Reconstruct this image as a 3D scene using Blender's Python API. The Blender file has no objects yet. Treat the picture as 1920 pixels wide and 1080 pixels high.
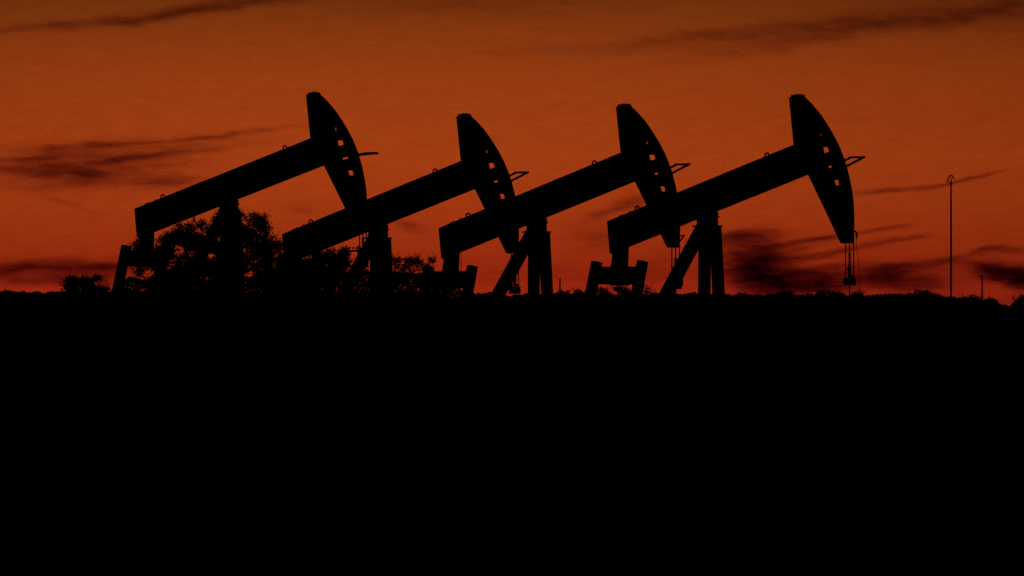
import bpy, math, random
from mathutils import Vector, Matrix, noise
from mathutils.geometry import tessellate_polygon

R = math.radians
rnd = random.Random(7)
scene = bpy.context.scene
COL = scene.collection

# ------------------------------------------------------------------ camera
LENS, EYE, YH = 404.0, 1.7, 548.0
F = LENS / 36.0 * 1920.0                       # focal length in photo pixels
cam_d = bpy.data.cameras.new("camera")
cam_d.lens = LENS
cam_d.sensor_width = 36
cam_d.clip_start = 0.5
cam_d.clip_end = 20000
cam = bpy.data.objects.new("camera", cam_d)
COL.objects.link(cam)
cam.location = (0, 0, EYE)
cam.rotation_euler = (math.pi / 2 + math.atan((YH - 540) / F), 0, 0)
scene.camera = cam


def at(px, py, Y):
    """a point at depth Y seen at photo pixel px, py"""
    return Vector(((px - 960) / F * Y, Y, EYE + (YH - py) / F * Y))


# ------------------------------------------------------------------ materials
def mat(name, c1, c2, scale, rough, spec=0.3, metal=0.0, bump=0.0):
    m = bpy.data.materials.new(name)
    m.use_nodes = True
    nt = m.node_tree
    b = nt.nodes["Principled BSDF"]
    tc = nt.nodes.new("ShaderNodeTexCoord")
    nz = nt.nodes.new("ShaderNodeTexNoise")
    nz.inputs["Scale"].default_value = scale
    nz.inputs["Detail"].default_value = 5
    nt.links.new(tc.outputs["Object"], nz.inputs["Vector"])
    cr = nt.nodes.new("ShaderNodeValToRGB")
    cr.color_ramp.elements[0].position = 0.35
    cr.color_ramp.elements[1].position = 0.68
    cr.color_ramp.elements[0].color = (*c1, 1)
    cr.color_ramp.elements[1].color = (*c2, 1)
    nt.links.new(nz.outputs["Fac"], cr.inputs["Fac"])
    nt.links.new(cr.outputs["Color"], b.inputs["Base Color"])
    b.inputs["Roughness"].default_value = rough
    b.inputs["Specular IOR Level"].default_value = spec
    b.inputs["Metallic"].default_value = metal
    if bump:
        bp = nt.nodes.new("ShaderNodeBump")
        bp.inputs["Strength"].default_value = bump
        nt.links.new(nz.outputs["Fac"], bp.inputs["Height"])
        nt.links.new(bp.outputs["Normal"], b.inputs["Normal"])
    return m


M_PAINT = mat("painted_steel", (0.05, 0.045, 0.04), (0.09, 0.08, 0.07), 2.5, 0.75, 0.15)
M_STEEL = mat("bare_steel", (0.08, 0.07, 0.06), (0.14, 0.12, 0.10), 6.0, 0.7, 0.2)
M_ROPE = mat("wire_rope", (0.05, 0.045, 0.04), (0.08, 0.07, 0.06), 20.0, 0.8, 0.15)
M_WOOD = mat("weathered_wood", (0.06, 0.045, 0.03), (0.12, 0.09, 0.06), 8.0, 0.9, 0.1)
M_BARK = mat("bark", (0.035, 0.025, 0.018), (0.07, 0.05, 0.035), 9.0, 0.95, 0.05, bump=0.5)
M_LEAF = mat("leaves", (0.03, 0.045, 0.018), (0.06, 0.085, 0.03), 1.2, 0.85, 0.1)
M_LEAF2 = mat("scrub_leaves", (0.03, 0.035, 0.018), (0.06, 0.065, 0.035), 1.0, 0.9, 0.05)
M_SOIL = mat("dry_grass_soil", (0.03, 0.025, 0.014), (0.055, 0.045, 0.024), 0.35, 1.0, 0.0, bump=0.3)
M_CONC = mat("porcelain", (0.1, 0.09, 0.08), (0.15, 0.14, 0.12), 5.0, 0.6, 0.2)


# ------------------------------------------------------------------ mesh builder
class MB:
    def __init__(self):
        self.v, self.f = [], []

    def box(self, c, h, rot=None):
        """centre, half sizes, rotation matrix"""
        c = Vector(c)
        n = len(self.v)
        for sx in (-1, 1):
            for sy in (-1, 1):
                for sz in (-1, 1):
                    p = Vector((sx * h[0], sy * h[1], sz * h[2]))
                    self.v.append(c + (rot @ p if rot else p))
        for q in ((0, 1, 3, 2), (4, 6, 7, 5), (0, 4, 5, 1), (2, 3, 7, 6), (0, 2, 6, 4), (1, 5, 7, 3)):
            self.f.append([n + i for i in q])
        return self

    def bar(self, a, b, hu, hw, taper=1.0):
        """rectangular bar from a to b; hu = half size in the u-z plane, hw = half size along w (local y)"""
        a, b = Vector(a), Vector(b)
        d = (b - a).normalized()
        y = Vector((0, 1, 0))
        x = y.cross(d).normalized()
        y = d.cross(x)
        n = len(self.v)
        for p, k in ((a, 1.0), (b, taper)):
            for sx, sy in ((-1, -1), (1, -1), (1, 1), (-1, 1)):
                self.v.append(p + x * hu * k * sx + y * hw * k * sy)
        self.f.append([n + 3, n + 2, n + 1, n])
        self.f.append([n + 4, n + 5, n + 6, n + 7])
        for i in range(4):
            j = (i + 1) % 4
            self.f.append([n + i, n + j, n + 4 + j, n + 4 + i])
        return self

    def tube(self, pts, radii, seg=8, cap=True):
        pts = [Vector(p) for p in pts]
        if not isinstance(radii, (list, tuple)):
            radii = [radii] * len(pts)
        n0 = len(self.v)
        up = None
        for i, p in enumerate(pts):
            d = (pts[min(i + 1, len(pts) - 1)] - pts[max(i - 1, 0)]).normalized()
            if up is None:
                up = Vector((0, 0, 1)) if abs(d.z) < 0.9 else Vector((1, 0, 0))
            x = up.cross(d)
            if x.length < 1e-4:
                x = Vector((0, 1, 0)).cross(d)
            x.normalize()
            y = d.cross(x)
            up = y
            for k in range(seg):
                a = 2 * math.pi * k / seg
                self.v.append(p + (x * math.cos(a) + y * math.sin(a)) * radii[i])
        for i in range(len(pts) - 1):
            for k in range(seg):
                k2 = (k + 1) % seg
                a = n0 + i * seg
                self.f.append([a + k, a + k2, a + seg + k2, a + seg + k])
        if cap:
            self.f.append([n0 + k for k in reversed(range(seg))])
            e = n0 + (len(pts) - 1) * seg
            self.f.append([e + k for k in range(seg)])
        return self

    def ring(self, c, rad, tr, axis='y', a0=0, a1=360, n=18):
        pts = []
        for i in range(n + 1):
            a = R(a0 + (a1 - a0) * i / n)
            if axis == 'y':
                pts.append(Vector(c) + Vector((math.cos(a) * rad, 0, math.sin(a) * rad)))
            else:
                pts.append(Vector(c) + Vector((0, math.cos(a) * rad, math.sin(a) * rad)))
        return self.tube(pts, tr, 8)

    def disc(self, c, rad, half, seg=20):
        """cylinder about the w axis"""
        c = Vector(c)
        return self.tube([c - Vector((0, half, 0)), c + Vector((0, half, 0))], rad, seg)

    def prism(self, outer, w0, w1, holes=()):
        """polygon(s) in (u, z) extruded from w0 to w1"""
        loops = [list(outer)] + [list(h) for h in holes]
        tri = tessellate_polygon([[Vector((p[0], p[1], 0)) for p in l] for l in loops])
        flat = [p for l in loops for p in l]
        n = len(self.v)
        for p in flat:
            self.v.append(Vector((p[0], w0, p[1])))
        for p in flat:
            self.v.append(Vector((p[0], w1, p[1])))
        m = len(flat)
        for t in tri:
            self.f.append([n + i for i in t])
            self.f.append([n + m + i for i in reversed(t)])
        o = 0
        for l in loops:
            k = len(l)
            for i in range(k):
                j = (i + 1) % k
                self.f.append([n + o + i, n + o + j, n + m + o + j, n + m + o + i])
            o += k
        return self

    def leaf(self, p, s, r=None):
        r = r or rnd
        d = Vector((r.gauss(0, 1), r.gauss(0, 1), r.gauss(0, 1) * 0.8 + 0.1)).normalized()
        e = d.orthogonal().normalized()
        e.rotate(Matrix.Rotation(r.uniform(0, 6.28), 3, d))
        a = e * s * r.uniform(0.8, 1.3)
        b = d.cross(e) * s * r.uniform(0.35, 0.6)
        n = len(self.v)
        self.v += [p - a, p + b, p + a, p - b]
        self.f.append([n, n + 1, n + 2, n + 3])

    def build(self, name, m, parent=None, recalc=True, origin=None):
        me = bpy.data.meshes.new(name)
        o3 = Vector(origin) if origin else Vector((0, 0, 0))
        me.from_pydata([tuple(v - o3) for v in self.v], [], self.f)
        if recalc:
            import bmesh
            bm = bmesh.new()
            bm.from_mesh(me)
            bmesh.ops.recalc_face_normals(bm, faces=bm.faces)
            bm.to_mesh(me)
            bm.free()
        me.materials.append(m)
        me.update()
        o = bpy.data.objects.new(name, me)
        COL.objects.link(o)
        if parent:
            o.parent = parent
        o.location = o3
        return o


def tag(o, label=None, cat=None, group=None, kind=None):
    if label: o["label"] = label
    if cat: o["category"] = cat
    if group: o["group"] = group
    if kind: o["kind"] = kind
    return o


def empty(name, loc, rz=0.0):
    o = bpy.data.objects.new(name, None)
    o.location = loc
    o.rotation_euler = (0, 0, rz)
    o.empty_display_size = 0.5
    COL.objects.link(o)
    return o


def copy_tree(o, parent=None):
    c = o.copy()
    COL.objects.link(c)
    if parent:
        c.parent = parent
    for ch in list(o.children):
        copy_tree(ch, c)
    return c


# ------------------------------------------------------------------ pumpjack rows
TH = R(35)                                     # beams swing away from the picture plane by this much
CT, ST = math.cos(TH), math.sin(TH)
Y4 = 400.0
PIV_H = 6.6                                    # saddle bearing above the ground
PIV4 = at(1328, 410, Y4)
BASE4 = PIV4 - Vector((0, 0, PIV_H))


def P(px, py, w=0.0):
    """photo pixel of the nearest pumpjack -> (u along the beam, z above its base) on the upright plane y = w"""
    dx, dz = (px - 960) / F, (YH - py) / F
    nx, ny = -ST, CT
    t = (w + BASE4.x * nx + BASE4.y * ny) / (dx * nx + ny)
    p = Vector((dx * t, t, EYE + dz * t)) - BASE4
    return (p.x * CT + p.y * ST, p.z)


def P3(px, py, w=0.0):
    u, z = P(px, py, w)
    return Vector((u, w, z))


def lerp2(a, b, t):
    return (a[0] + (b[0] - a[0]) * t, a[1] + (b[1] - a[1]) * t)


def make_pumpjack():
    root = empty("pumpjack", BASE4, TH)

    # ---- walking beam: I section, far flange edge is the upper outline, near one the lower
    bw = 0.21
    t0, t1 = P(1138, 415, bw), P(1487, 271.5, bw)
    b0, b1 = P(1182.6, 462, -bw), P(1515, 328, -bw)
    mt = (t1[1] - t0[1]) / (t1[0] - t0[0])
    mb = (b1[1] - b0[1]) / (b1[0] - b0[0])
    top = lambda u: t0[1] + mt * (u - t0[0])
    bot = lambda u: b0[1] + mb * (u - b0[0])
    ut = t0[0]
    ub = ut + 0.10
    ue = P(1527, 280, 0)[0]
    ft = 0.045
    m = MB()
    m.prism([(ut, top(ut)), (ue, top(ue)), (ue, top(ue) - ft), (ut + .005, top(ut) - ft)], -bw, bw)
    m.prism([(ub - .005, bot(ub) + ft), (ue, bot(ue) + ft), (ue, bot(ue)), (ub, bot(ub))], -bw, bw)
    m.prism([(ut + .02, top(ut) - ft), (ue, top(ue) - ft), (ue, bot(ue) + ft), (ub + .01, bot(ub) + ft)], -.015, .015)
    # end plate and stiffeners
    m.prism([(ut, top(ut) - ft), (ut + .04, top(ut + .04) - ft), (ub + .04, bot(ub) + ft), (ub, bot(ub) + ft)], -bw + .004, -.016)
    m.prism([(ut, top(ut) - ft), (ut + .04, top(ut + .04) - ft), (ub + .04, bot(ub) + ft), (ub, bot(ub) + ft)], .016, bw - .004)
    for k in range(1, 8):
        u = ut + .5 + k * (ue - ut - .9) / 8
        for s in (-1, 1):
            w0, w1 = (.016, bw - .03) if s > 0 else (-bw + .03, -.016)
            m.prism([(u, top(u) - ft), (u + .02, top(u + .02) - ft), (u + .08, bot(u + .08) + ft), (u + .06, bot(u + .06) + ft)], w0, w1)
    beam = m.build("walking_beam", M_PAINT, root)
    for px, py in ((1438, 292.5), (1195, 390.5)):
        c = P3(px, py, bw * .3)
        zt = top(c.x)
        MB().ring((c.x, c.y, zt + .04), .085, .03).build("lifting_ring", M_STEEL, beam)
    for px in (1162, 1167, 1181):
        u = P(px, 400, bw * .6)[0]
        for w in (-.12, .12):
            MB().tube([(u, w, top(u) - .01), (u, w, top(u) + .03), (u, w, top(u) + .045)], [.05, .05, .025], 8).build("bolt", M_STEEL, beam)

    # ---- horse head: two cheek plates with lightening holes, curved face plate, top plate
    t = 0.25
    arc_px = [(1505, 180.2), (1510.4, 182.6), (1519, 190.7), (1526.5, 199), (1534, 207.8), (1543.5, 220.5), (1551.9, 233.7), (1562.6, 251.5),
              (1574, 273.7), (1583, 296.5), (1588.5, 314), (1593.2, 333), (1597.8, 356), (1601, 380), (1602, 403), (1602, 426), (1600.7, 456.3)]
    arc = [P(x, y, -t) for x, y in arc_px]
    left = [P(x, y, t) for x, y in ((1577, 456.3), (1574.8, 454), (1549.6, 400), (1515, 328), (1497, 290), (1487.4, 269), (1479.3, 184), (1484, 181.5), (1494, 179.8))]
    prof = arc + left
    sh = 0.25 * ST * F / Y4                   # half the sideways shift between the two cheeks, in photo pixels
    holes_px = [
        ([(1538.6, 247.5), (1538.4, 252), (1538.8, 256)], [(1539.8, 255.3), (1539.2, 250)]),
        ([(1543.7, 276.2), (1545.4, 286), (1547.2, 291.2)], [(1554.6, 284.2), (1551.4, 275.4)]),
        ([(1553.4, 312), (1554.6, 316.6), (1556.2, 318.2)], [(1562.8, 313), (1564, 306.4)]),
        ([(1564.4, 338), (1566.6, 345), (1569.6, 350.5)], [(1573.6, 346.6), (1571.4, 336.6)]),
    ]
    holes = []
    for l, r in holes_px:
        holes.append([P(x - sh, y) for x, y in l] + [P(x + sh, y) for x, y in r])
    m = MB()
    m.prism(prof, -t, -t + .03, holes)
    m.prism(prof, t - .03, t, holes)

    def inset(path, d):
        out = []
        for i, p in enumerate(path):
            a, b = path[max(i - 1, 0)], path[min(i + 1, len(path) - 1)]
            dx, dz = b[0] - a[0], b[1] - a[1]
            l = math.hypot(dx, dz)
            out.append((p[0] + dz / l * d, p[1] - dx / l * d))
        return out
    ai = inset(arc, .035)
    ao = inset(arc, .004)
    for i in range(len(arc) - 1):
        m.prism([ao[i], ao[i + 1], ai[i + 1], ai[i]], -t + .031, t - .031)
    for a, b in ((left[0], left[2]), (left[2], left[3]), (left[5], left[6])):
        d = Vector((b[0] - a[0], b[1] - a[1])).normalized()
        nx, nz = d.y, -d.x
        q = [(a[0] + nx * .004, a[1] + nz * .004), (b[0] + nx * .004, b[1] + nz * .004), (b[0] + nx * .03, b[1] + nz * .03), (a[0] + nx * .03, a[1] + nz * .03)]
        m.prism(q, -t + .031, t - .031)
    head = m.build("horse_head", M_PAINT, root)
    # top plate with ragged caked edge
    mt_ = MB()
    p0, p1 = P(1477.5, 184.5, t), P(1507, 180.5, -t)
    r2 = random.Random(3)
    mt_.prism([lerp2(p0, p1, 0), lerp2(P(1484, 180.8, t), p1, 0), lerp2(P(1494, 178.9, t), p1, 0.02), P(1505.5, 179.2, -t), P(1511, 182, -t), P(1505, 183, -t), P(1484, 184, t)], -t - .02, t + .02)
    for k in range(26):
        a = r2.random()
        c = lerp2(P(1482, 181.2, t), P(1509, 180.6, -t), a)
        hgt = (1 - (2 * a - 1) ** 2) * .035
        mt_.box((c[0], r2.uniform(-t, t), c[1] + hgt + r2.uniform(-.01, .03)), (r2.uniform(.02, .07), r2.uniform(.02, .06), r2.uniform(.012, .03)),
                Matrix.Rotation(r2.uniform(-.5, .5), 3, 'Y'))
    mt_.build("top_plate", M_STEEL, head)
    # wire-line guard: a U frame hinged on the cheeks, standing out from the face
    g = .388
    near_tip, near_root = P(1619.6, 294.8, -g), P(1585, 312.9, -g)
    pivot = P3(1588, 311, -g); pivot.y = 0
    m = MB()
    for w in (-g, g):
        m.bar((near_root[0], w, near_root[1]), (near_tip[0], w, near_tip[1]), .036, .034)
    m.box((near_tip[0], 0, near_tip[1] + .002), (.042, g + .036, .038))
    for w in (-1, 1):
        m.box((near_root[0] + .03, w * (t + (g - t) / 2), near_root[1] + .01), (.03, (g - t) / 2 + .01, .03))
    m.build("cable_guard", M_STEEL, head, origin=pivot)
    # triangular bracket low on the face
    m = MB()
    a, b, c = P3(1600.5, 434, -t), P3(1610, 432, -t), P3(1601.5, 444, -t)
    for q in ((a, b), (b, c)):
        m.bar(q[0], q[1], .022, .022)
    m.build("face_bracket", M_STEEL, head)

    # ---- bridle, carrier bar, polished rod
    u_c = P(1600.6, 456, -.235)[0]
    zc = P(1593, 524, 0)[1]
    for w in (-.235, .235):
        z1 = P(1601, 440, w)[1]
        MB().tube([(u_c, w, zc), (u_c, w, z1)], .022, 8).build("bridle_cable", M_ROPE, root)
    m = MB()
    z0, z1 = P(1593, 535, 0)[1], P(1593, 521, 0)[1]
    m.prism([(u_c - .09, z0), (u_c + .09, z0), (u_c + .09, z1), (u_c - .09, z1)], -.25, .25)
    for w in (-.26, .26):
        m.tube([(u_c, w, z0 + .03), (u_c, w, z0 + .05), (u_c, w, z1 - .03), (u_c, w, z1 + .02)], [.05, .075, .075, .045], 10)
    m.tube([(u_c, -.2, z1), (u_c, -.2, z1 + .10)], .06, 10)
    m.build("carrier_bar", M_STEEL, root)
    zz = lambda y: P(1593, y, 0)[1]
    rod = MB().tube([(u_c, 0, .95), (u_c, 0, zz(446))], .024, 10).build("polished_rod", M_STEEL, root)
    m = MB()
    m.tube([(u_c, 0, zz(498)), (u_c, 0, zz(474))], .04, 10)
    for y, rr in ((477, .055), (483, .05), (491, .06), (497, .055)):
        m.tube([(u_c, 0, zz(y + 1.4)), (u_c, 0, zz(y - 1.4))], rr, 8)
    m.tube([(u_c, .05, zz(483)), (u_c, .09, zz(483))], .02, 6)
    m.build("load_cell_stack", M_STEEL, rod)
    m = MB()
    m.tube([(u_c, 0, zz(512)), (u_c, 0, zz(500))], .072, 10)
    m.tube([(u_c, 0, zz(520.5)), (u_c, 0, zz(511))], .065, 10)
    m.tube([(u_c, .06, zz(506)), (u_c, .15, zz(505))], .03, 8)
    m.build("rod_clamp", M_STEEL, rod)

    # ---- saddle bearing and samson post
    u0 = P(1326.5, 430, 0)[0]
    zpl = P(1326, 424, 0)[1]
    m = MB()
    zb = P(1326, 413, 0)[1]
    m.box((u0, 0, (zpl + .03 + zb - .02) / 2), (.20, .36, (zb - .02 - zpl - .03) / 2))
    ud = P(1330, 405, 0)[0]
    m.prism([(u0 - .24, zb - .02), (u0 + .22, zb - .02), (u0 + .24, bot(u0 + .24) - .002), (u0 - .22, bot(u0 - .22) - .002)], -.32, .32)
    m.box((u0 + .20, -.36, zb + .12), (.05, .03, .022))
    m.box((u0 + .10, -.355, zb + .03), (.03, .03, .05))
    m.build("saddle_bearing", M_PAINT, root)
    m = MB()
    m.box((u0, 0, zpl), (.30, .49, .03))
    m.build("post_top_plate", M_PAINT, root)
    zt = zpl - .03

    def leg_line(c_top, c_bot, w_top, w_bot):
        a = P(c_top[0], c_top[1], w_top)
        b = P(c_bot[0], c_bot[1], w_bot)
        pa, pb = Vector((a[0], w_top, a[1])), Vector((b[0], w_bot, b[1]))
        k = (0.25 - pa.z) / (pb.z - pa.z)
        return pa, pa + (pb - pa) * k
    for s, ct, cb in ((-1, (1341, 425.5), (1347.4, 550)), (1, (1321.3, 425.5), (1320.6, 550))):
        wt, wb = s * .32, s * .435
        a, b = leg_line(ct, cb, wt, wb)
        m = MB()
        # wide-flange leg
        d = (b - a)
        m.bar(a, b, .014, .14)
        for su in (-1, 1):
            m.bar(a + Vector((su * .14, 0, 0)), b + Vector((su * .14, 0, 0)), .016, .16)
        m.box((b.x, b.y, b.z - .03), (.28, .28, .03))
        m.build("front_leg", M_PAINT, root)
    # rear leg
    pa, pb = P3(1320, 424.1, 0), P3(1254.3, 545, 0)
    k = (0.25 - pa.z) / (pb.z - pa.z)
    pe = pa + (pb - pa) * k
    m = MB()
    dirn = (pe - pa).normalized()
    nrm = Vector((0, 1, 0)).cross(dirn)
    m.bar(pa, pe, .014, .15)
    for s in (-1, 1):
        m.bar(pa + nrm * s * .14, pe + nrm * s * .14, .018, .175)
    # stiffeners that close the web
    for i in range(1, 12):
        p = pa + (pe - pa) * (i / 12)
        m.bar(p - dirn * .012, p + dirn * .012, .12, .165)
    m.box((pe.x, 0, pe.z - .03), (.35, .3, .03))
    rear = m.build("rear_leg", M_PAINT, root)
    side = nrm if nrm.x < 0 else -nrm
    m = MB()
    L = (pe - pa).length
    off = side * .178
    for w in (-.17, .17):
        m.bar(pa + off + Vector((0, w, 0)) - dirn * (.02 if w < 0 else .16), pe + off + Vector((0, w, 0)), .018, .018)
    for i in range(int(L / .3)):
        p = pa + off + dirn * (.02 + i * .3)
        m.tube([p + Vector((0, -.15, 0)), p + Vector((0, .15, 0))], .014, 6)
    for i in range(0, int(L / .3), 5):
        p = pa + side * .15 + dirn * (.1 + i * .3)
        for w in (-.16, .16):
            m.bar(p + Vector((0, w, 0)), p + side * .02 + Vector((0, w, 0)), .014, .014)
    m.build("ladder", M_STEEL, root)
    c = P3(1276.5, 527, -.2)
    MB().box(c, (.06, .06, .17)).build("junction_box", M_STEEL, rear)
    # cross brace of the two front legs, hidden low down
    za = 2.2
    m = MB()
    m.bar((u0 + .13, -.6, za), (u0 + .13, .6, za), .05, .05)
    m.build("cross_brace", M_PAINT, root)

    # ---- equalizer, pitman arms, cranks, gearbox
    ue_, _ = P(1162, 517, 0)
    ze0, ze1 = P(1162, 533.5, 0)[1], P(1162, 500.5, 0)[1]
    m = MB()
    utr = P(1162.5, 485, 0)[0]
    ztop = bot(utr) + .0
    m.prism([(utr - .265, ze1 - .08), (utr + .19, ze1 - .08), (utr + .22, ze1 + .42), (utr + .235, bot(utr + .235) - .003), (utr - .30, bot(utr - .30) - .003), (utr - .18, ze1 + .42)], -.21, .21)
    m.disc((utr, 0, ze1 + .45), .14, .25)
    m.build("equalizer_bearing", M_PAINT, root)
    m = MB()
    wE = 1.385
    m.prism([(ue_ - .17, ze0), (ue_ + .17, ze0), (ue_ + .17, ze1), (ue_ - .17, ze1)], -wE + .16, wE - .16)
    m.prism([(ue_ - .2, ze0 - .035), (ue_ + .2, ze0 - .035), (ue_ + .2, ze1 + .03), (ue_ - .2, ze1 + .03)], -.3, .3)
    for w in (-.9, .9):
        m.prism([(ue_ - .185, ze0 + .06), (ue_ + .185, ze0 + .06), (ue_ + .185, ze1 + .015), (ue_ - .185, ze1 + .015)], w - .06, w + .06)
    m.build("equalizer", M_PAINT, root)
    zpin = 1.25
    pins = []
    for s, ct, cb in ((-1, (1205, 489.5), (1194, 549.5)), (1, (1119.3, 491), (1108, 549.5))):
        a, b = P3(*ct, s * wE), P3(*cb, s * wE)
        e = a + (b - a) * ((zpin - a.z) / (b.z - a.z))
        pins.append(e)
        m = MB()
        m.bar(a, e, .14, .15, 1.12)
        m.disc(e, .2, .16)
        m.build("pitman_arm", M_PAINT, root)
    gb = Vector((pins[0].x + .55, 0, 2.55))
    for s, e in ((-1, pins[0]), (1, pins[1])):
        w = s * 1.08
        a = Vector((gb.x, w, gb.z))
        b = Vector((e.x, w, e.z))
        m = MB().bar(a, a + (b - a) * 1.25, .2, .11)
        m.disc(a, .24, .12)
        m.disc(Vector((e.x, s * 1.2, e.z)), .1, .08, 12)
        ck = m.build("crank", M_PAINT, root)
        q = a + (b - a) * .8
        for sg in (-1, 1):
            dd = (b - a).normalized()
            nn = Vector((0, 1, 0)).cross(dd)
            MB().bar(q + nn * sg * .38 - dd * .45, q + nn * sg * .38 + dd * .5, .17, .1, .8).build("counterweight", M_PAINT, ck)
    m = MB()
    m.prism([(gb.x - .75, 1.7), (gb.x + .95, 1.7), (gb.x + .95, 2.7), (gb.x + .6, 3.15), (gb.x - .3, 3.15), (gb.x - .75, 2.7)], -.62, .62)
    m.tube([(gb.x, -1.0, gb.z), (gb.x, 1.0, gb.z)], .13, 14)
    m.build("gearbox", M_PAINT, root)
    m = MB()
    m.box((gb.x, 0, 1.1), (.9, .5, .6))
    for w in (-.75, .75):
        m.box(((gb.x - 2.5 + 1.6) / 2, w, .1), ((1.6 - gb.x + 2.5) / 2, .12, .2))
    for u in (gb.x - 2.2, gb.x - .9, gb.x + .9, -1.5, .2, 1.3):
        m.box((u, 0, .11), (.1, .63, .17))
    m.build("base_skid", M_PAINT, root)
    return root


pj4 = make_pumpjack()
junction = {1: (581, 259.6), 2: (863.5, 302.8), 3: (1163.3, 287.4), 4: (1487, 271.5)}
depth = {1: 436.5, 2: 425.0, 3: 413.5, 4: 400.0}
j4 = P(1487, 271.5, .21)
joff = Vector((j4[0] * CT - .21 * ST, j4[0] * ST + .21 * CT, j4[1]))
base = {4: BASE4}
GROUP = "pumpjacks in a row along the ridge"
tag(pj4, "rightmost pumpjack, its whole head clear of the others and a thin wire hanging from it", "pumpjack", GROUP)
labels = {
    3: "pumpjack second from the right, its head bottom hanging behind the tail of the rightmost one",
    2: "lowest standing pumpjack, second from the left, with a bushy tree under its tail",
    1: "leftmost pumpjack with the large round tree behind its post and level cable guard",
}
pump = {4: pj4}
for i in (3, 2, 1):
    c = copy_tree(pj4)
    jx, jy = junction[i]
    q = at(jx, jy, depth[i] + joff.y)
    b = q - joff
    c.location = b
    base[i] = Vector(b)
    pump[i] = c
    tag(c, labels[i])


def part(root, name):
    for o in root.children_recursive:
        if o.name.split('.')[0] == name:
            return o


# the three behind are caught a touch further up the stroke: beam and head turn together on the saddle bearing
for i, deg in ((1, .08), (2, .25), (3, .32)):
    turn = Matrix.Translation((0, 0, PIV_H)) @ Matrix.Rotation(R(-deg), 4, 'Y') @ Matrix.Translation((0, 0, -PIV_H))
    for o_ in list(pump[i].children):
        if o_.name.split('.')[0] in ("walking_beam", "horse_head"):
            o_.matrix_basis = turn @ o_.matrix_basis

# the leftmost guard has dropped to nearly level
g1 = part(pump[1], "cable_guard")
g1.rotation_euler = (0, R(17.6), 0)
g1.location.z += .10
# the nearest one carries a curved hook with a wire hanging from it instead of the triangular bracket
fb = part(pj4, "face_bracket")
me_old = fb.data
hd = part(pj4, "horse_head")
bpy.data.objects.remove(fb)
w_ = -.25
MB().tube([P3(1600, 433.5, w_), P3(1602.5, 433.6, w_), P3(1605, 435, w_), P3(1606.6, 438.5, w_), P3(1606.4, 444, w_), P3(1605.2, 449, w_)], [.03, .032, .032, .034, .03, .016], 8).build("hook", M_STEEL, hd)
MB().tube([P3(1605.4, 448, w_), P3(1606.6, 465, w_), P3(1609, 485, w_), P3(1611.5, 505, w_), P3(1612, 525, w_), P3(1610.5, 548, w_), P3(1609, 575, w_)], .008, 6).build("hanging_wire", M_ROPE, hd)
# grease line beside the equalizer bearing of the third one
p = P3(1181.6, 470, -.2)
MB().tube([(p.x, -.2, P(1181, 463, -.2)[1]), (p.x + .02, -.2, P(1181, 502, -.2)[1])], .012, 6).build("grease_line", M_ROPE, pump[3])

# ------------------------------------------------------------------ ground
CREST_Y = 345.0
crest_px = [(-4000, 551), (0, 549.5), (250, 552), (900, 555), (1360, 556), (1760, 557), (1800, 562), (1850, 568), (1875, 577), (1890, 583), (1930, 583), (2100, 574), (6000, 570)]


def interp(tab, x):
    if x <= tab[0][0]: return tab[0][1]
    for (a, ya), (b, yb) in zip(tab, tab[1:]):
        if x <= b:
            return ya + (yb - ya) * (x - a) / (b - a)
    return tab[-1][1]


def smooth(a, b, x):
    t = max(0.0, min(1.0, (x - a) / (b - a)))
    return t * t * (3 - 2 * t)


basin_tab = sorted([(base[i].x - 1.0, base[i].z) for i in base] + [(base[4].x + 14, base[4].z - .1), (base[1].x - 14, base[1].z)])


def ground_z(x, y):
    px = 960 + x / CREST_Y * F
    crest = EYE + (YH - interp(crest_px, px) - 3.4) / F * CREST_Y
    n = noise.fractal(Vector((x * .06, y * .03, 3)), 1.0, 2.0, 4)
    far = .3 + .2 * noise.noise(Vector((x * .02, y * .01, 8)))
    if y < CREST_Y:
        k = smooth(60, CREST_Y, y)
        z = crest * k + n * .12 * (1 - smooth(250, 330, y)) * smooth(5, 40, abs(y)) - 2.5 * smooth(0, 120, -y)
        z -= .9 * math.sin(math.pi * smooth(20, 340, y)) if 20 < y < 340 else 0
        return z
    bz = interp(basin_tab, x)
    z = crest + (bz - crest) * smooth(CREST_Y + 4, 384, y)
    z = z + (far - z) * smooth(446, 464, y)
    if y > 600:
        z += n * .6 * smooth(600, 1500, y) - (y - 600) * .0034
    return z


xs = [-6000, -3500, -2000, -1200, -700, -400, -220, -130, -80, -55, -40] + [-30 + i * 1.0 for i in range(61)] + [40, 55, 80, 130, 220, 400, 700, 1200, 2000, 3500, 6000]
ys = [-3000, -1500, -600, -250, -120, -60, -30, -15, -5, 0, 5, 10, 20, 30, 45] + [60 + i * 10 for i in range(22)] + [280 + i * 3 for i in range(64)] + [476, 490, 510, 540, 580, 640, 720, 850, 1000, 1300, 1700, 2300, 3200, 4500, 7000]
m = MB()
for y in ys:
    for x in xs:
        m.v.append(Vector((x, y, ground_z(x, y))))
nx_ = len(xs)
for j in range(len(ys) - 1):
    for i in range(nx_ - 1):
        a = j * nx_ + i
        m.f.append([a, a + 1, a + nx_ + 1, a + nx_])
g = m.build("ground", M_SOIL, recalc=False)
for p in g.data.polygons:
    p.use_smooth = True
tag(g, "dark rolling grassland rising to a low ridge in front of the pumpjacks", "ground", kind="structure")


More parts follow.
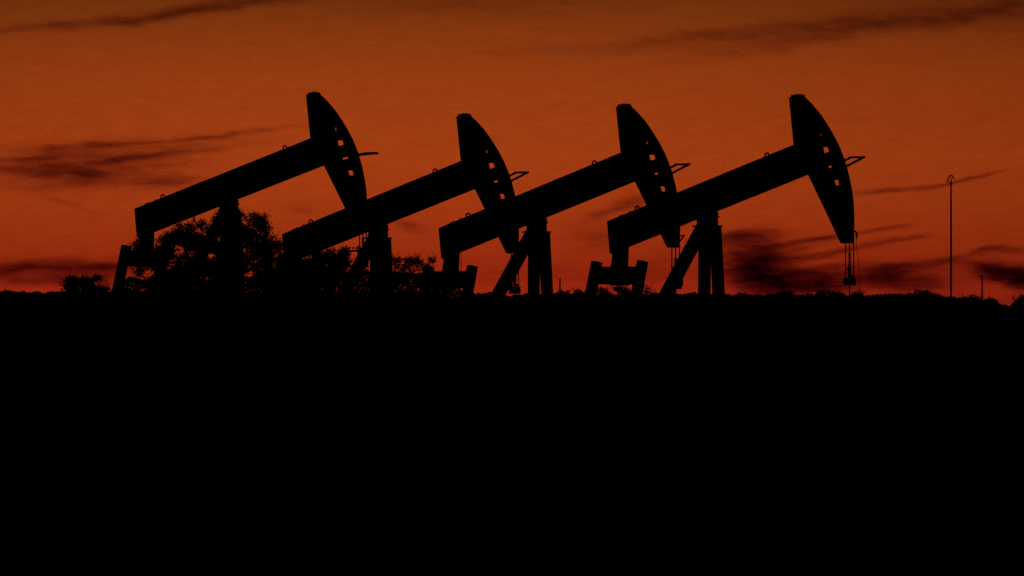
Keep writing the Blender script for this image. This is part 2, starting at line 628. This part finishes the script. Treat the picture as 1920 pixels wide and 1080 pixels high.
# ------------------------------------------------------------------ vegetation
def plant(name, trunk_name, crown_name, label, cat, group, Y, base_px, lobes, leaf, dens, seed, leafmat=M_LEAF, clump=.22, trunk_r=.12, twigs=0):
    """lobes: (cx, cy, rx, ry) ellipses as seen in the photo; they become ellipsoids at depth Y"""
    r = random.Random(seed)
    k = Y / F
    x0 = (base_px - 960) * k
    root = empty(name, (x0, Y, ground_z(x0, Y)))
    org = Vector(root.location)
    tag(root, label, cat, group)
    tr = MB()
    L = []
    for cx, cy, rx, ry in lobes:
        c = at(cx, cy, Y) - org
        L.append((c, rx * k, ry * k))
    top = max(c.z + b * .5 for c, a, b in L)
    fork = Vector((0, 0, max(.15, top * .22)))
    lean = Vector((r.uniform(-.1, .1), r.uniform(-.1, .1), 0))
    tr.tube([(0, 0, -.15), fork * .5 + lean, fork], [trunk_r * 1.25, trunk_r, trunk_r * .85], 8)
    cr = MB()
    for c, a, b in L:
        dep = max(a, b) * .8 + .1
        cc = c + Vector((0, r.uniform(-.4, .4) * dep, 0))
        mid = fork.lerp(cc, .5) + Vector((r.gauss(0, .12), r.gauss(0, .12), r.uniform(0, .12) * b))
        rr = trunk_r * .6 * min(1, .35 + a / 2)
        tr.tube([fork * .9, mid, cc], [rr, rr * .7, rr * .35], 6)
        for _ in range(max(4, int(6 * (a + b)))):
            th, ph = r.uniform(0, 6.28), r.uniform(-.5, 1.3)
            e = cc + Vector((a * math.cos(th) * math.cos(ph), dep * math.sin(th) * math.cos(ph), b * math.sin(ph))) * r.uniform(.75, 1.02)
            q = cc.lerp(e, .5) + Vector((r.gauss(0, .06), r.gauss(0, .06), r.gauss(0, .06)))
            tr.tube([cc, q, e], [rr * .32, rr * .22, .008], 4, cap=False)
            for _k in range(3):
                e2 = e + Vector((r.gauss(0, .16), r.gauss(0, .16), r.gauss(.02, .14)))
                tr.tube([q.lerp(e, .6), e2], [.012, .005], 3, cap=False)
        n_cl = max(6, int(a * b * math.pi / (clump * clump) * dens * 4.2))
        for _ in range(n_cl):
            th = r.uniform(0, 6.28)
            z = r.uniform(-1, 1)
            s = math.sqrt(1 - z * z)
            rad = r.random() ** .45
            pc = cc + Vector((a * s * math.cos(th), dep * s * math.sin(th), b * z)) * rad * r.uniform(.85, 1.05)
            gap = noise.noise(Vector((pc.x * 1.5 + seed, pc.y * .25, pc.z * 1.9)))
            if gap < -.14 and rad < .97:
                continue
            cs = clump * r.uniform(.5, 1.1)
            for _i in range(int(r.uniform(10, 17) * (1.25 + gap))):
                cr.leaf(pc + Vector((r.gauss(0, cs * .45), r.gauss(0, cs * .45), r.gauss(0, cs * .38))), leaf * r.uniform(.6, 1.15), r)
    for _ in range(twigs):
        c, a, b = r.choice(L)
        s = c + Vector((r.uniform(-a, a) * .7, 0, b * .4))
        e = s + Vector((r.gauss(0, .12), 0, b * .6 + r.uniform(.05, .25)))
        tr.tube([s, s.lerp(e, .5) + Vector((r.gauss(0, .04), 0, 0)), e], [.014, .01, .004], 4, cap=False)
    tr.build(trunk_name, M_BARK, root)
    cr.build(crown_name, leafmat, root, recalc=False)
    return root


plant("broadleaf_tree", "trunk", "crown", "large broad bushy tree behind the leftmost pumpjack, sky glinting through its crown", "tree", None, 468, 385,
      [(385, 470, 90, 62), (290, 500, 45, 44), (262, 474, 17, 26), (470, 430, 34, 36), (494, 462, 38, 40), (510, 505, 34, 40), (514, 478, 24, 30), (486, 424, 20, 20), (524, 494, 13, 26), (432, 420, 40, 32), (340, 455, 45, 36), (340, 520, 75, 34), (440, 515, 60, 40), (415, 412, 18, 14)],
      .058, 1.65, 11, clump=.24, trunk_r=.2)
plant("bushy_tree", "trunk", "crown", "dense round tree below the tail of the lowest pumpjack, beside the pole with a crossarm", "tree", None, 474, 595,
      [(590, 505, 55, 44), (636, 490, 22, 26), (555, 515, 34, 36), (628, 518, 30, 34), (600, 480, 30, 22), (646, 474, 9, 10)],
      .058, 2.0, 12, clump=.24, trunk_r=.16)
plant("thin_tree", "trunk", "crown", "low spreading tree with sparse wispy twigs right of the lowest pumpjack's post", "tree", None, 470, 760,
      [(746, 500, 18, 16), (770, 495, 22, 12), (795, 503, 14, 7), (808, 489, 9, 7), (765, 524, 50, 22), (705, 527, 40, 26), (742, 490, 10, 8), (786, 490, 8, 7)],
      .045, .8, 13, clump=.17, trunk_r=.09, twigs=34)

G_L = "shrubs on the far slope"
shrubs = [
    ("rounded dark shrub at the left of the pair left of the leftmost pumpjack", 520, 130, [(130, 538, 19, 18), (136, 527, 12, 9), (117, 535, 8, 10), (130, 549, 22, 11)], .055, 2.2),
    ("taller dark shrub touching the leftmost pumpjack, right of another shrub", 524, 178, [(168, 537, 20, 18), (181, 528, 14, 12), (198, 534, 9, 13), (155, 530, 10, 10), (180, 549, 26, 11)], .055, 2.2),
    ("small rounded shrub at the foot of the short bare pole, on its right", 500, 1060, [(1060, 552, 11, 8), (1052, 553, 8, 6)], .05, .9),
    ("small low shrub between the short bare pole and the rightmost pumpjack's tail", 504, 1085, [(1084, 552, 10, 8), (1092, 553, 8, 6)], .05, .9),
    ("loose see-through shrub framed between the rightmost pumpjack's pitman arms", 490, 1152, [(1136, 547, 15, 9), (1166, 546, 17, 9), (1150, 553, 28, 7), (1108, 551, 7, 7), (1152, 544, 10, 6), (1128, 550, 10, 9), (1175, 550, 12, 9)], .042, 1.25),
    ("small airy shrub just right of the rightmost pumpjack's pitman arms", 494, 1213, [(1213, 545, 9, 8), (1222, 549, 7, 6)], .045, .5),
    ("low mound-shaped shrub between the rightmost pumpjack's post and its hanging rod", 500, 1475, [(1475, 553, 13, 7), (1462, 556, 12, 5)], .045, 1.8),
    ("wide low shrub on the horizon left of the rightmost pumpjack's hanging rod", 506, 1552, [(1552, 552, 15, 8), (1540, 554, 10, 7), (1568, 555, 10, 6)], .045, 1.8),
    ("tiny shrub on the horizon just right of the hanging rod", 506, 1607, [(1607, 553, 8, 6), (1615, 556, 6, 5)], .045, 1.8),
    ("domed shrub on the horizon left of the tall thin mast", 500, 1728, [(1728, 552, 17, 7), (1715, 553, 9, 7), (1743, 556, 10, 6)], .045, 1.8),
    ("broad low shrub at the foot of the short pole right of the mast", 480, 1832, [(1825, 564, 24, 8.5), (1850, 566, 16, 8), (1804, 565, 8, 7)], .045, 1.8),
    ("feathery shrub at the far right edge, right of the notch in the horizon", 440, 1918, [(1914, 574, 15, 19), (1930, 570, 20, 20), (1904, 570, 7, 14)], .05, 1.6),
]
for i, (lab, Y, bx, lobes, lf, dn) in enumerate(shrubs):
    plant("shrub", "stem", "foliage", lab, "shrub", G_L, Y, bx, lobes, lf, dn, 40 + i, M_LEAF2, clump=.17, trunk_r=.04, twigs=14 if i == 10 else 4)

# low scrub that reads as one ragged mass along the skyline
sky_tab = [(-1500, 548), (-300, 546), (-60, 547), (0, 545.5), (25, 545), (40, 547.5), (55, 549.5), (70, 547), (85, 548), (105, 548), (205, 549), (214, 540), (222, 528), (245, 521), (290, 526), (335, 521), (400, 527), (440, 519), (500, 522), (535, 511), (590, 516), (640, 513), (700, 509), (742, 514), (790, 512), (822, 520), (836, 540), (880, 546), (890, 551), (900, 549), (910, 550), (920, 548.5), (930, 551.5),
           (960, 553), (990, 552), (1040, 551), (1098, 552), (1120, 552), (1185, 552), (1235, 551.5), (1270, 551.5), (1300, 549.5), (1308, 551), (1380, 552), (1400, 551), (1430, 553.5), (1450, 551.5), (1495, 553), (1520, 551), (1580, 551), (1592, 553), (1622, 554.5),
           (1650, 552.5), (1670, 551), (1690, 552.5), (1715, 550), (1750, 552), (1770, 554.5), (1790, 558), (1800, 562), (1850, 561), (1865, 563), (1875, 569), (1885, 573), (1891, 577), (1900, 566), (1910, 560), (1925, 558), (2000, 555), (2300, 552), (4000, 550)]
r = random.Random(99)
m = MB()
for Yd, x0, x1, n, sz in ((348, -120, 2040, 9000, .04), (352, -120, 2040, 6000, .045), (456, 212, 842, 12000, .07), (465, -300, 2300, 11000, .065), (500, -300, 2300, 10000, .07), (505, 212, 842, 5000, .09), (540, -500, 2500, 6000, .08)):
    for _ in range(n):
        px = r.uniform(x0, x1)
        ytop = interp(sky_tab, px)
        if Yd < 400 and 206 < px < 842: ytop = 550
        wob = noise.noise(Vector((px * .055, 2, 0))) * 4.2 + noise.noise(Vector((px * .17, 4, 5))) * 2.6 + noise.noise(Vector((px * .4, Yd, 5))) * 1.6
        py = ytop + .8 + max(-3.2, wob) + r.random() ** 1.5 * max(14, 562 - ytop)
        Y = Yd + (r.uniform(-3, 3) if Yd < 400 else r.uniform(-7, 7))
        p = at(px, py, Y)
        m.leaf(p, sz * r.uniform(.5, 1.2), r)
        if r.random() < .02:
            q = p + Vector((r.gauss(0, .05), 0, r.uniform(.05, .12)))
            m.tube([p, q], [.009, .004], 3, cap=False)
    # stems that carry it down to the ground
    for _ in range(n // 16):
        px = r.uniform(x0, x1)
        p = at(px, max(548, interp(sky_tab, px) + 6), Yd + (r.uniform(-3, 3) if Yd < 400 else r.uniform(-7, 7)))
        zg = ground_z(p.x, p.y)
        if zg < p.z:
            m.tube([(p.x, p.y, zg - .05), p], [.012, .006], 3, cap=False)
            for _k in range(3):
                z = r.uniform(zg, p.z)
                m.leaf(Vector((p.x + r.gauss(0, .1), p.y + r.gauss(0, .1), z)), sz * 1.6, r)
b = m.build("brush", M_LEAF2, recalc=False)
tag(b, "ragged low brush running along the whole dark skyline", "brush", kind="stuff")

# ------------------------------------------------------------------ masts and poles
def on_ground(px, Y):
    x = (px - 960) / F * Y
    return Vector((x, Y, ground_z(x, Y)))


Ym = 455
o = on_ground(1783, Ym)
root = empty("mast", o)
tag(root, "tall thin mast with a hooked arrow-like top, standing alone at the right", "mast")
loc = lambda px, py, Y=Ym, o=None: at(px, py, Y) - o
tp = loc(1783.2, 339, Ym, o)
MB().tube([(0, 0, -.2), (tp.x, tp.y, tp.z * .6), tp], [.048, .042, .034], 10).build("pole", M_STEEL, root)
pts = [(1775.8, 341.5), (1776.8, 338), (1778.6, 333.5), (1780.6, 330), (1782.8, 328.3), (1785, 329), (1786.8, 332), (1788.4, 336)]
MB().tube([loc(x, y, Ym, o) for x, y in pts], .026, 8).build("hooked_top", M_STEEL, root)
MB().tube([loc(1783.2, 341, Ym, o), loc(1782.9, 331, Ym, o)], [.024, .012], 8).build("spike", M_STEEL, root)
MB().bar(loc(1776.5, 344.8, Ym, o), loc(1785.5, 344.4, Ym, o), .012, .02).build("crossbar", M_STEEL, root)


def pole(Y, px, ytop, wpx, label, arm=None, ins=(), lean=0.0):
    o = on_ground(px, Y)
    root = empty("utility_pole", o)
    tag(root, label, "pole")
    k = Y / F
    tp = at(px + lean, ytop, Y) - o
    MB().tube([(0, 0, -.2), tp * .5, tp], [wpx * k * .58, wpx * k * .53, wpx * k * .47], 10).build("pole", M_WOOD, root)
    if arm:
        a, b = at(arm[0], arm[2], Y) - o, at(arm[1], arm[2], Y) - o
        a.y = b.y = -wpx * k * .7
        m = MB().bar(a, b, .045, .05)
        ao = m.build("crossarm", M_WOOD, root)
        for x in ins:
            q = at(x, arm[2], Y) - o
            q.y = a.y
            MB().tube([q + Vector((0, 0, .04)), q + Vector((0, 0, .09)), q + Vector((0, 0, .15)), q + Vector((0, 0, .2))], [.015, .02, .045, .03], 8).build("insulator", M_CONC, ao)
    return root


pole(560, 671.5, 460, 3.2, "utility pole with a crossarm and insulators, seen through the gap under the lowest pumpjack's beam", (651, 692, 470.5), (655, 662, 668, 676, 688))
pole(600, 1049, 522, 3.0, "short bare pole between the two right-hand pumpjacks, no arm", lean=1.0)
pole(640, 1841.5, 516, 2.8, "short pole with a stub arm on its left, right of the tall mast", (1836.5, 1843, 518.5), ())

# ------------------------------------------------------------------ sky and light
world = bpy.data.worlds.new("World")
scene.world = world
world.use_nodes = True
nt = world.node_tree
nt.nodes.clear()
N = nt.nodes.new
Lk = nt.links.new


def math_(op, a, b=None, c=None):
    n = N("ShaderNodeMath")
    n.operation = op
    for i, v in enumerate((a, b, c)):
        if v is None: continue
        if isinstance(v, (int, float)): n.inputs[i].default_value = v
        else: Lk(v, n.inputs[i])
    return n.outputs[0]


tc = N("ShaderNodeTexCoord")
sep = N("ShaderNodeSeparateXYZ")
Lk(tc.outputs["Generated"], sep.inputs[0])
X, Yv, Z = sep.outputs
az = math_('ARCTAN2', X, Yv)
hyp = math_('SQRT', math_('ADD', math_('MULTIPLY', X, X), math_('MULTIPLY', Yv, Yv)))
el = math_('ARCTAN2', Z, hyp)
# bearing and height in thousandths of F (so cloud sizes below can be read off the photo)
U = math_('MULTIPLY_ADD', az, F / 100, 9.60)
V = math_('MULTIPLY_ADD', el, -F / 100, YH / 100)
comb = N("ShaderNodeCombineXYZ")
Lk(U, comb.inputs[0]); Lk(V, comb.inputs[1])
# wind-blown distortion
warp_in = N("ShaderNodeMapping")
warp_in.inputs["Scale"].default_value = (.55, 2.2, 1)
warp_in.inputs["Rotation"].default_value = (0, 0, R(8))
Lk(comb.outputs[0], warp_in.inputs[0])
wn = N("ShaderNodeTexNoise")
wn.inputs["Scale"].default_value = 1.0
wn.inputs["Detail"].default_value = 5
wn.inputs["Roughness"].default_value = .66
Lk(warp_in.outputs[0], wn.inputs["Vector"])
wv = N("ShaderNodeVectorMath"); wv.operation = 'SUBTRACT'
Lk(wn.outputs["Color"], wv.inputs[0]); wv.inputs[1].default_value = (.5, .5, .5)
ws = N("ShaderNodeVectorMath"); ws.operation = 'MULTIPLY_ADD'
Lk(wv.outputs[0], ws.inputs[0]); ws.inputs[1].default_value = (1.0, .24, 0); Lk(comb.outputs[0], ws.inputs[2])
pos = ws.outputs[0]

blobs = [
    # top left streak
    (110, 47, 160, 9, 4, .32), (330, 24, 155, 10, 8, .52), (480, 3, 150, 9, 5, .30), (850, 8, 260, 18, 0, .12),
    # top right bands
    (1250, 78, 140, 13, 8, .18), (1450, 56, 175, 16, 7, .3), (1700, 38, 200, 17, 5, .32), (1850, 22, 110, 14, 14, .35), (1440, 86, 150, 13, 8, .2), (1600, 58, 130, 16, 10, .2), (1020, 92, 130, 8, 3, .12), (1930, 0, 260, 60, 0, .18),
    # left streaks
    (140, 275, 80, 7, 5, .36), (215, 269, 45, 5, 2, .28), (300, 264, 100, 3.5, 3, .30), (410, 253, 65, 3.5, 9, .36), (500, 245, 70, 3.5, 6, .2),
    (60, 298, 80, 4.5, 2, .32), (135, 294, 55, 4, 3, .28), (60, 318, 75, 8, -2, .34), (135, 324, 74, 12, -3, .42), (165, 331, 46, 11, -6, .42),
    (185, 303, 50, 6, 3, .35), (235, 296, 50, 6, 8, .5), (300, 287, 55, 7, 12, .26), (385, 280, 75, 7, 6, .18), (250, 313, 55, 6, 8, .22), (150, 346, 90, 7, 3, .16), (310, 338, 48, 9, 0, .28), (120, 385, 55, 6, -20, .12),
    (150, 312, 180, 34, 3, .26), (215, 286, 190, 22, 6, .2), (90, 300, 110, 26, 2, .14), (310, 342, 62, 14, 4, .26), (290, 320, 90, 22, 8, .12), (100, 345, 90, 16, -4, .14),
    # lower left band
    (90, 506, 150, 17, 1, .42), (185, 508, 60, 14, 0, .3), (60, 528, 120, 11, 0, .32), (1900, 505, 60, 14, -6, .4), (1420, 446, 60, 8, 4, .3),
    (40, 501, 55, 9, 6, .5), (120, 501, 65, 9, 0, .4), (195, 500, 55, 7, 2, .55), (5, 512, 35, 7, 10, .5), (150, 520, 85, 9, 0, .4), (175, 535, 55, 8, 0, .3), (40, 530, 40, 6, 0, .15),
    # dark bank right of the last post
    (1395, 440, 50, 8, 8, .55), (1372, 455, 42, 11, 0, .5), (1405, 488, 38, 36, -10, .85), (1430, 522, 60, 24, -10, 1.15), (1390, 508, 50, 28, 0, .4), (1490, 530, 70, 18, 0, .85), (1556, 525, 54, 19, 0, 1.1),
    (1500, 453, 62, 5.5, 9, .5), (1552, 444, 42, 5, 8, .4), (1480, 484, 75, 7, 4, .5), (1580, 471, 62, 4.5, 7, .42), (1660, 455, 52, 5.5, 10, .38), (1712, 445, 42, 5.5, 5, .22), (1640, 429, 42, 4.5, 9, .34), (1682, 424, 32, 4, 7, .2),
    (1645, 361, 55, 4.5, 5, .34), (1735, 352, 62, 4.5, 6, .36), (1800, 342, 42, 4, 12, .42), (1850, 330, 38, 4, 14, .26),
    (1448, 508, 54, 36, -22, 1.15), (1430, 470, 40, 12, 16, .35), (1480, 472, 70, 6, 14, .3), (1530, 506, 80, 8, 9, .35), (1500, 520, 60, 10, 12, .35), (1890, 512, 62, 18, -8, .5), (1660, 518, 60, 18, 0, .3),
    # right banks
    (1695, 500, 55, 8, 3, .6), (1770, 490, 52, 5.5, 8, .46), (1840, 472, 48, 5.5, 12, .5), (1902, 470, 38, 6, -2, .4), (1662, 514, 48, 18, 4, .95), (1705, 528, 75, 16, 0, .8), (1760, 512, 60, 14, 6, .22), (1858, 500, 36, 7, -10, .7), (1892, 515, 50, 14, -12, 1.3), (1920, 530, 42, 14, -10, .9),
    (1610, 540, 260, 10, 0, .18),
    # seen through the gaps under the beams
    (1182, 378, 40, 11, 15, .5), (1135, 400, 44, 10, 15, .26), (1125, 445, 45, 26, 0, .24), (1000, 515, 300, 22, 0, .12), (1240, 500, 60, 30, 0, .14), (765, 424, 32, 8, -18, .32), (572, 390, 26, 10, 0, .16), (1235, 420, 40, 14, 0, .1), (1225, 520, 60, 10, 0, .12),
]
acc = None
bpos = pos
for bi, (cx, cy, rx, ry, ang, s) in enumerate(blobs):
    if bi % 12 == 0 and bi:                    # evaluate the banks in batches, to stay inside the shader's working memory
        dep_ = N("ShaderNodeVectorMath"); dep_.operation = 'MULTIPLY_ADD'
        cx_ = N("ShaderNodeCombineXYZ"); Lk(acc, cx_.inputs[0])
        Lk(cx_.outputs[0], dep_.inputs[0]); dep_.inputs[1].default_value = (1e-7, 0, 0); Lk(pos, dep_.inputs[2])
        bpos = dep_.outputs[0]
    mp = N("ShaderNodeMapping")
    mp.vector_type = 'TEXTURE'
    mp.inputs["Location"].default_value = (cx / 100, cy / 100, 0)
    mp.inputs["Rotation"].default_value = (0, 0, -R(ang))
    mp.inputs["Scale"].default_value = (rx / 100, ry / 100, 1)
    Lk(bpos, mp.inputs[0])
    d = N("ShaderNodeVectorMath"); d.operation = 'DOT_PRODUCT'
    Lk(mp.outputs[0], d.inputs[0]); Lk(mp.outputs[0], d.inputs[1])
    e = math_('POWER', .36788, d.outputs["Value"])
    acc = math_('MULTIPLY_ADD', e, s, acc if acc is not None else 0.0)

# fibrous break-up of the cloud and a faint mottling of the clear sky
fib = N("ShaderNodeMapping")
fib.inputs["Scale"].default_value = (1.3, 5.0, 1)
fib.inputs["Rotation"].default_value = (0, 0, R(9))
Lk(pos, fib.inputs[0])
fn = N("ShaderNodeTexNoise")
fn.inputs["Scale"].default_value = 1.3
fn.inputs["Detail"].default_value = 6
fn.inputs["Roughness"].default_value = .62
Lk(fib.outputs[0], fn.inputs["Vector"])
fmul = math_('MULTIPLY_ADD', fn.outputs["Fac"], 2.0, .02)
veil = math_('MULTIPLY', math_('SUBTRACT', fn.outputs["Fac"], .5), .22)
tau = math_('MAXIMUM', math_('ADD', math_('MULTIPLY', acc, fmul), veil), -.08)
fine = N("ShaderNodeTexNoise")
fine.inputs["Scale"].default_value = 28
fine.inputs["Detail"].default_value = 2
Lk(comb.outputs[0], fine.inputs["Vector"])
tau = math_('ADD', tau, math_('MULTIPLY', math_('SUBTRACT', fine.outputs["Fac"], .5), .3))

trans = N("ShaderNodeCombineXYZ")
for i, k in enumerate((1.35, 1.75, 1.1)):
    Lk(math_('POWER', 2.71828, math_('MULTIPLY', tau, -k)), trans.inputs[i])


def lin(c):
    c /= 255
    return c / 12.92 if c <= .04045 else ((c + .055) / 1.055) ** 2.4


# afterglow by height above the horizon (V in hundreds of photo pixels, ramp spans -100 .. 5.6)
def ramp(stops, fac):
    cr = N("ShaderNodeValToRGB")
    el_ = cr.color_ramp.elements
    while len(el_) > 1: el_.remove(el_[-1])
    for i, (p, c) in enumerate(stops):
        e = el_[0] if i == 0 else el_.new(p)
        e.position = p
        e.color = (*c, 1)
    Lk(fac, cr.inputs["Fac"])
    return cr.outputs["Color"]


lo = math_('MULTIPLY_ADD', V, 1 / 15.6, 10 / 15.6)      # -1000 px .. 560 px
def sp(y): return (y / 100 + 10) / 15.6
stops = [(0.0, (.03, .012, .006)), (sp(-500), (.075, .019, .005)), (sp(0), tuple(map(lin, (117, 50, 14)))), (sp(70), tuple(map(lin, (138, 57, 16)))), (sp(150), tuple(map(lin, (153, 61, 18)))),
         (sp(300), tuple(map(lin, (166, 62, 19)))), (sp(380), tuple(map(lin, (163, 57, 18)))), (sp(440), tuple(map(lin, (158, 50, 16)))), (sp(500), tuple(map(lin, (154, 42, 15)))), (sp(548), tuple(map(lin, (160, 40, 18)))), (1.0, tuple(map(lin, (140, 35, 15))))]
glow = ramp(stops, lo)
# the glow falls off sideways from the point where the sun went down and towards the zenith
d1 = math_('DIVIDE', math_('SUBTRACT', U, 6.8), 19.0)
d2 = math_('DIVIDE', math_('SUBTRACT', U, 6.8), 120.0)
side = math_('MULTIPLY', math_('POWER', .36788, math_('MULTIPLY', d1, d1)), .57)
side = math_('MULTIPLY_ADD', math_('POWER', .36788, math_('MULTIPLY', d2, d2)), .36, side)
up = math_('POWER', .36788, math_('MAXIMUM', math_('MULTIPLY', math_('ADD', el, -.07), 7.0), 0.0))
fall = math_('MULTIPLY', side, up)
mix1 = N("ShaderNodeVectorMath"); mix1.operation = 'MULTIPLY'
Lk(glow, mix1.inputs[0]); Lk(trans.outputs[0], mix1.inputs[1])
mix2 = N("ShaderNodeVectorMath"); mix2.operation = 'SCALE'
Lk(mix1.outputs[0], mix2.inputs[0]); Lk(fall, mix2.inputs["Scale"])

SUN_EL, SUN_AZ = R(-3.0), math.atan((840 - 960) / F)
sky = N("ShaderNodeTexSky")
sky.sky_type = 'NISHITA'
sky.sun_disc = False
sky.sun_elevation = SUN_EL
sky.sun_rotation = SUN_AZ
bg1 = N("ShaderNodeBackground")
Lk(mix2.outputs[0], bg1.inputs["Color"]); bg1.inputs["Strength"].default_value = 1.0
bg2 = N("ShaderNodeBackground")
Lk(sky.outputs[0], bg2.inputs["Color"]); bg2.inputs["Strength"].default_value = 0.0012
add = N("ShaderNodeAddShader")
Lk(bg1.outputs[0], add.inputs[0]); Lk(bg2.outputs[0], add.inputs[1])
out = N("ShaderNodeOutputWorld")
Lk(add.outputs[0], out.inputs["Surface"])

# the sun is just under the horizon behind the pumpjacks: only a trace of its light
sd = bpy.data.lights.new("sun", 'SUN')
sd.energy = 0.02
sd.angle = R(0.5)
sd.color = (1, .45, .2)
so = bpy.data.objects.new("sun", sd)
COL.objects.link(so)
so.rotation_euler = Vector((math.sin(SUN_AZ), math.cos(SUN_AZ), math.sin(R(-0.5)))).to_track_quat('Z', 'Y').to_euler()
so.location = (0, 3000, 60)

vs = scene.view_settings
vs.view_transform = 'Standard'
vs.look = 'None'
vs.exposure = 0
vs.gamma = 1
scene.cycles.max_bounces = 2
world.cycles.sampling_method = 'MANUAL'
world.cycles.sample_map_resolution = 256
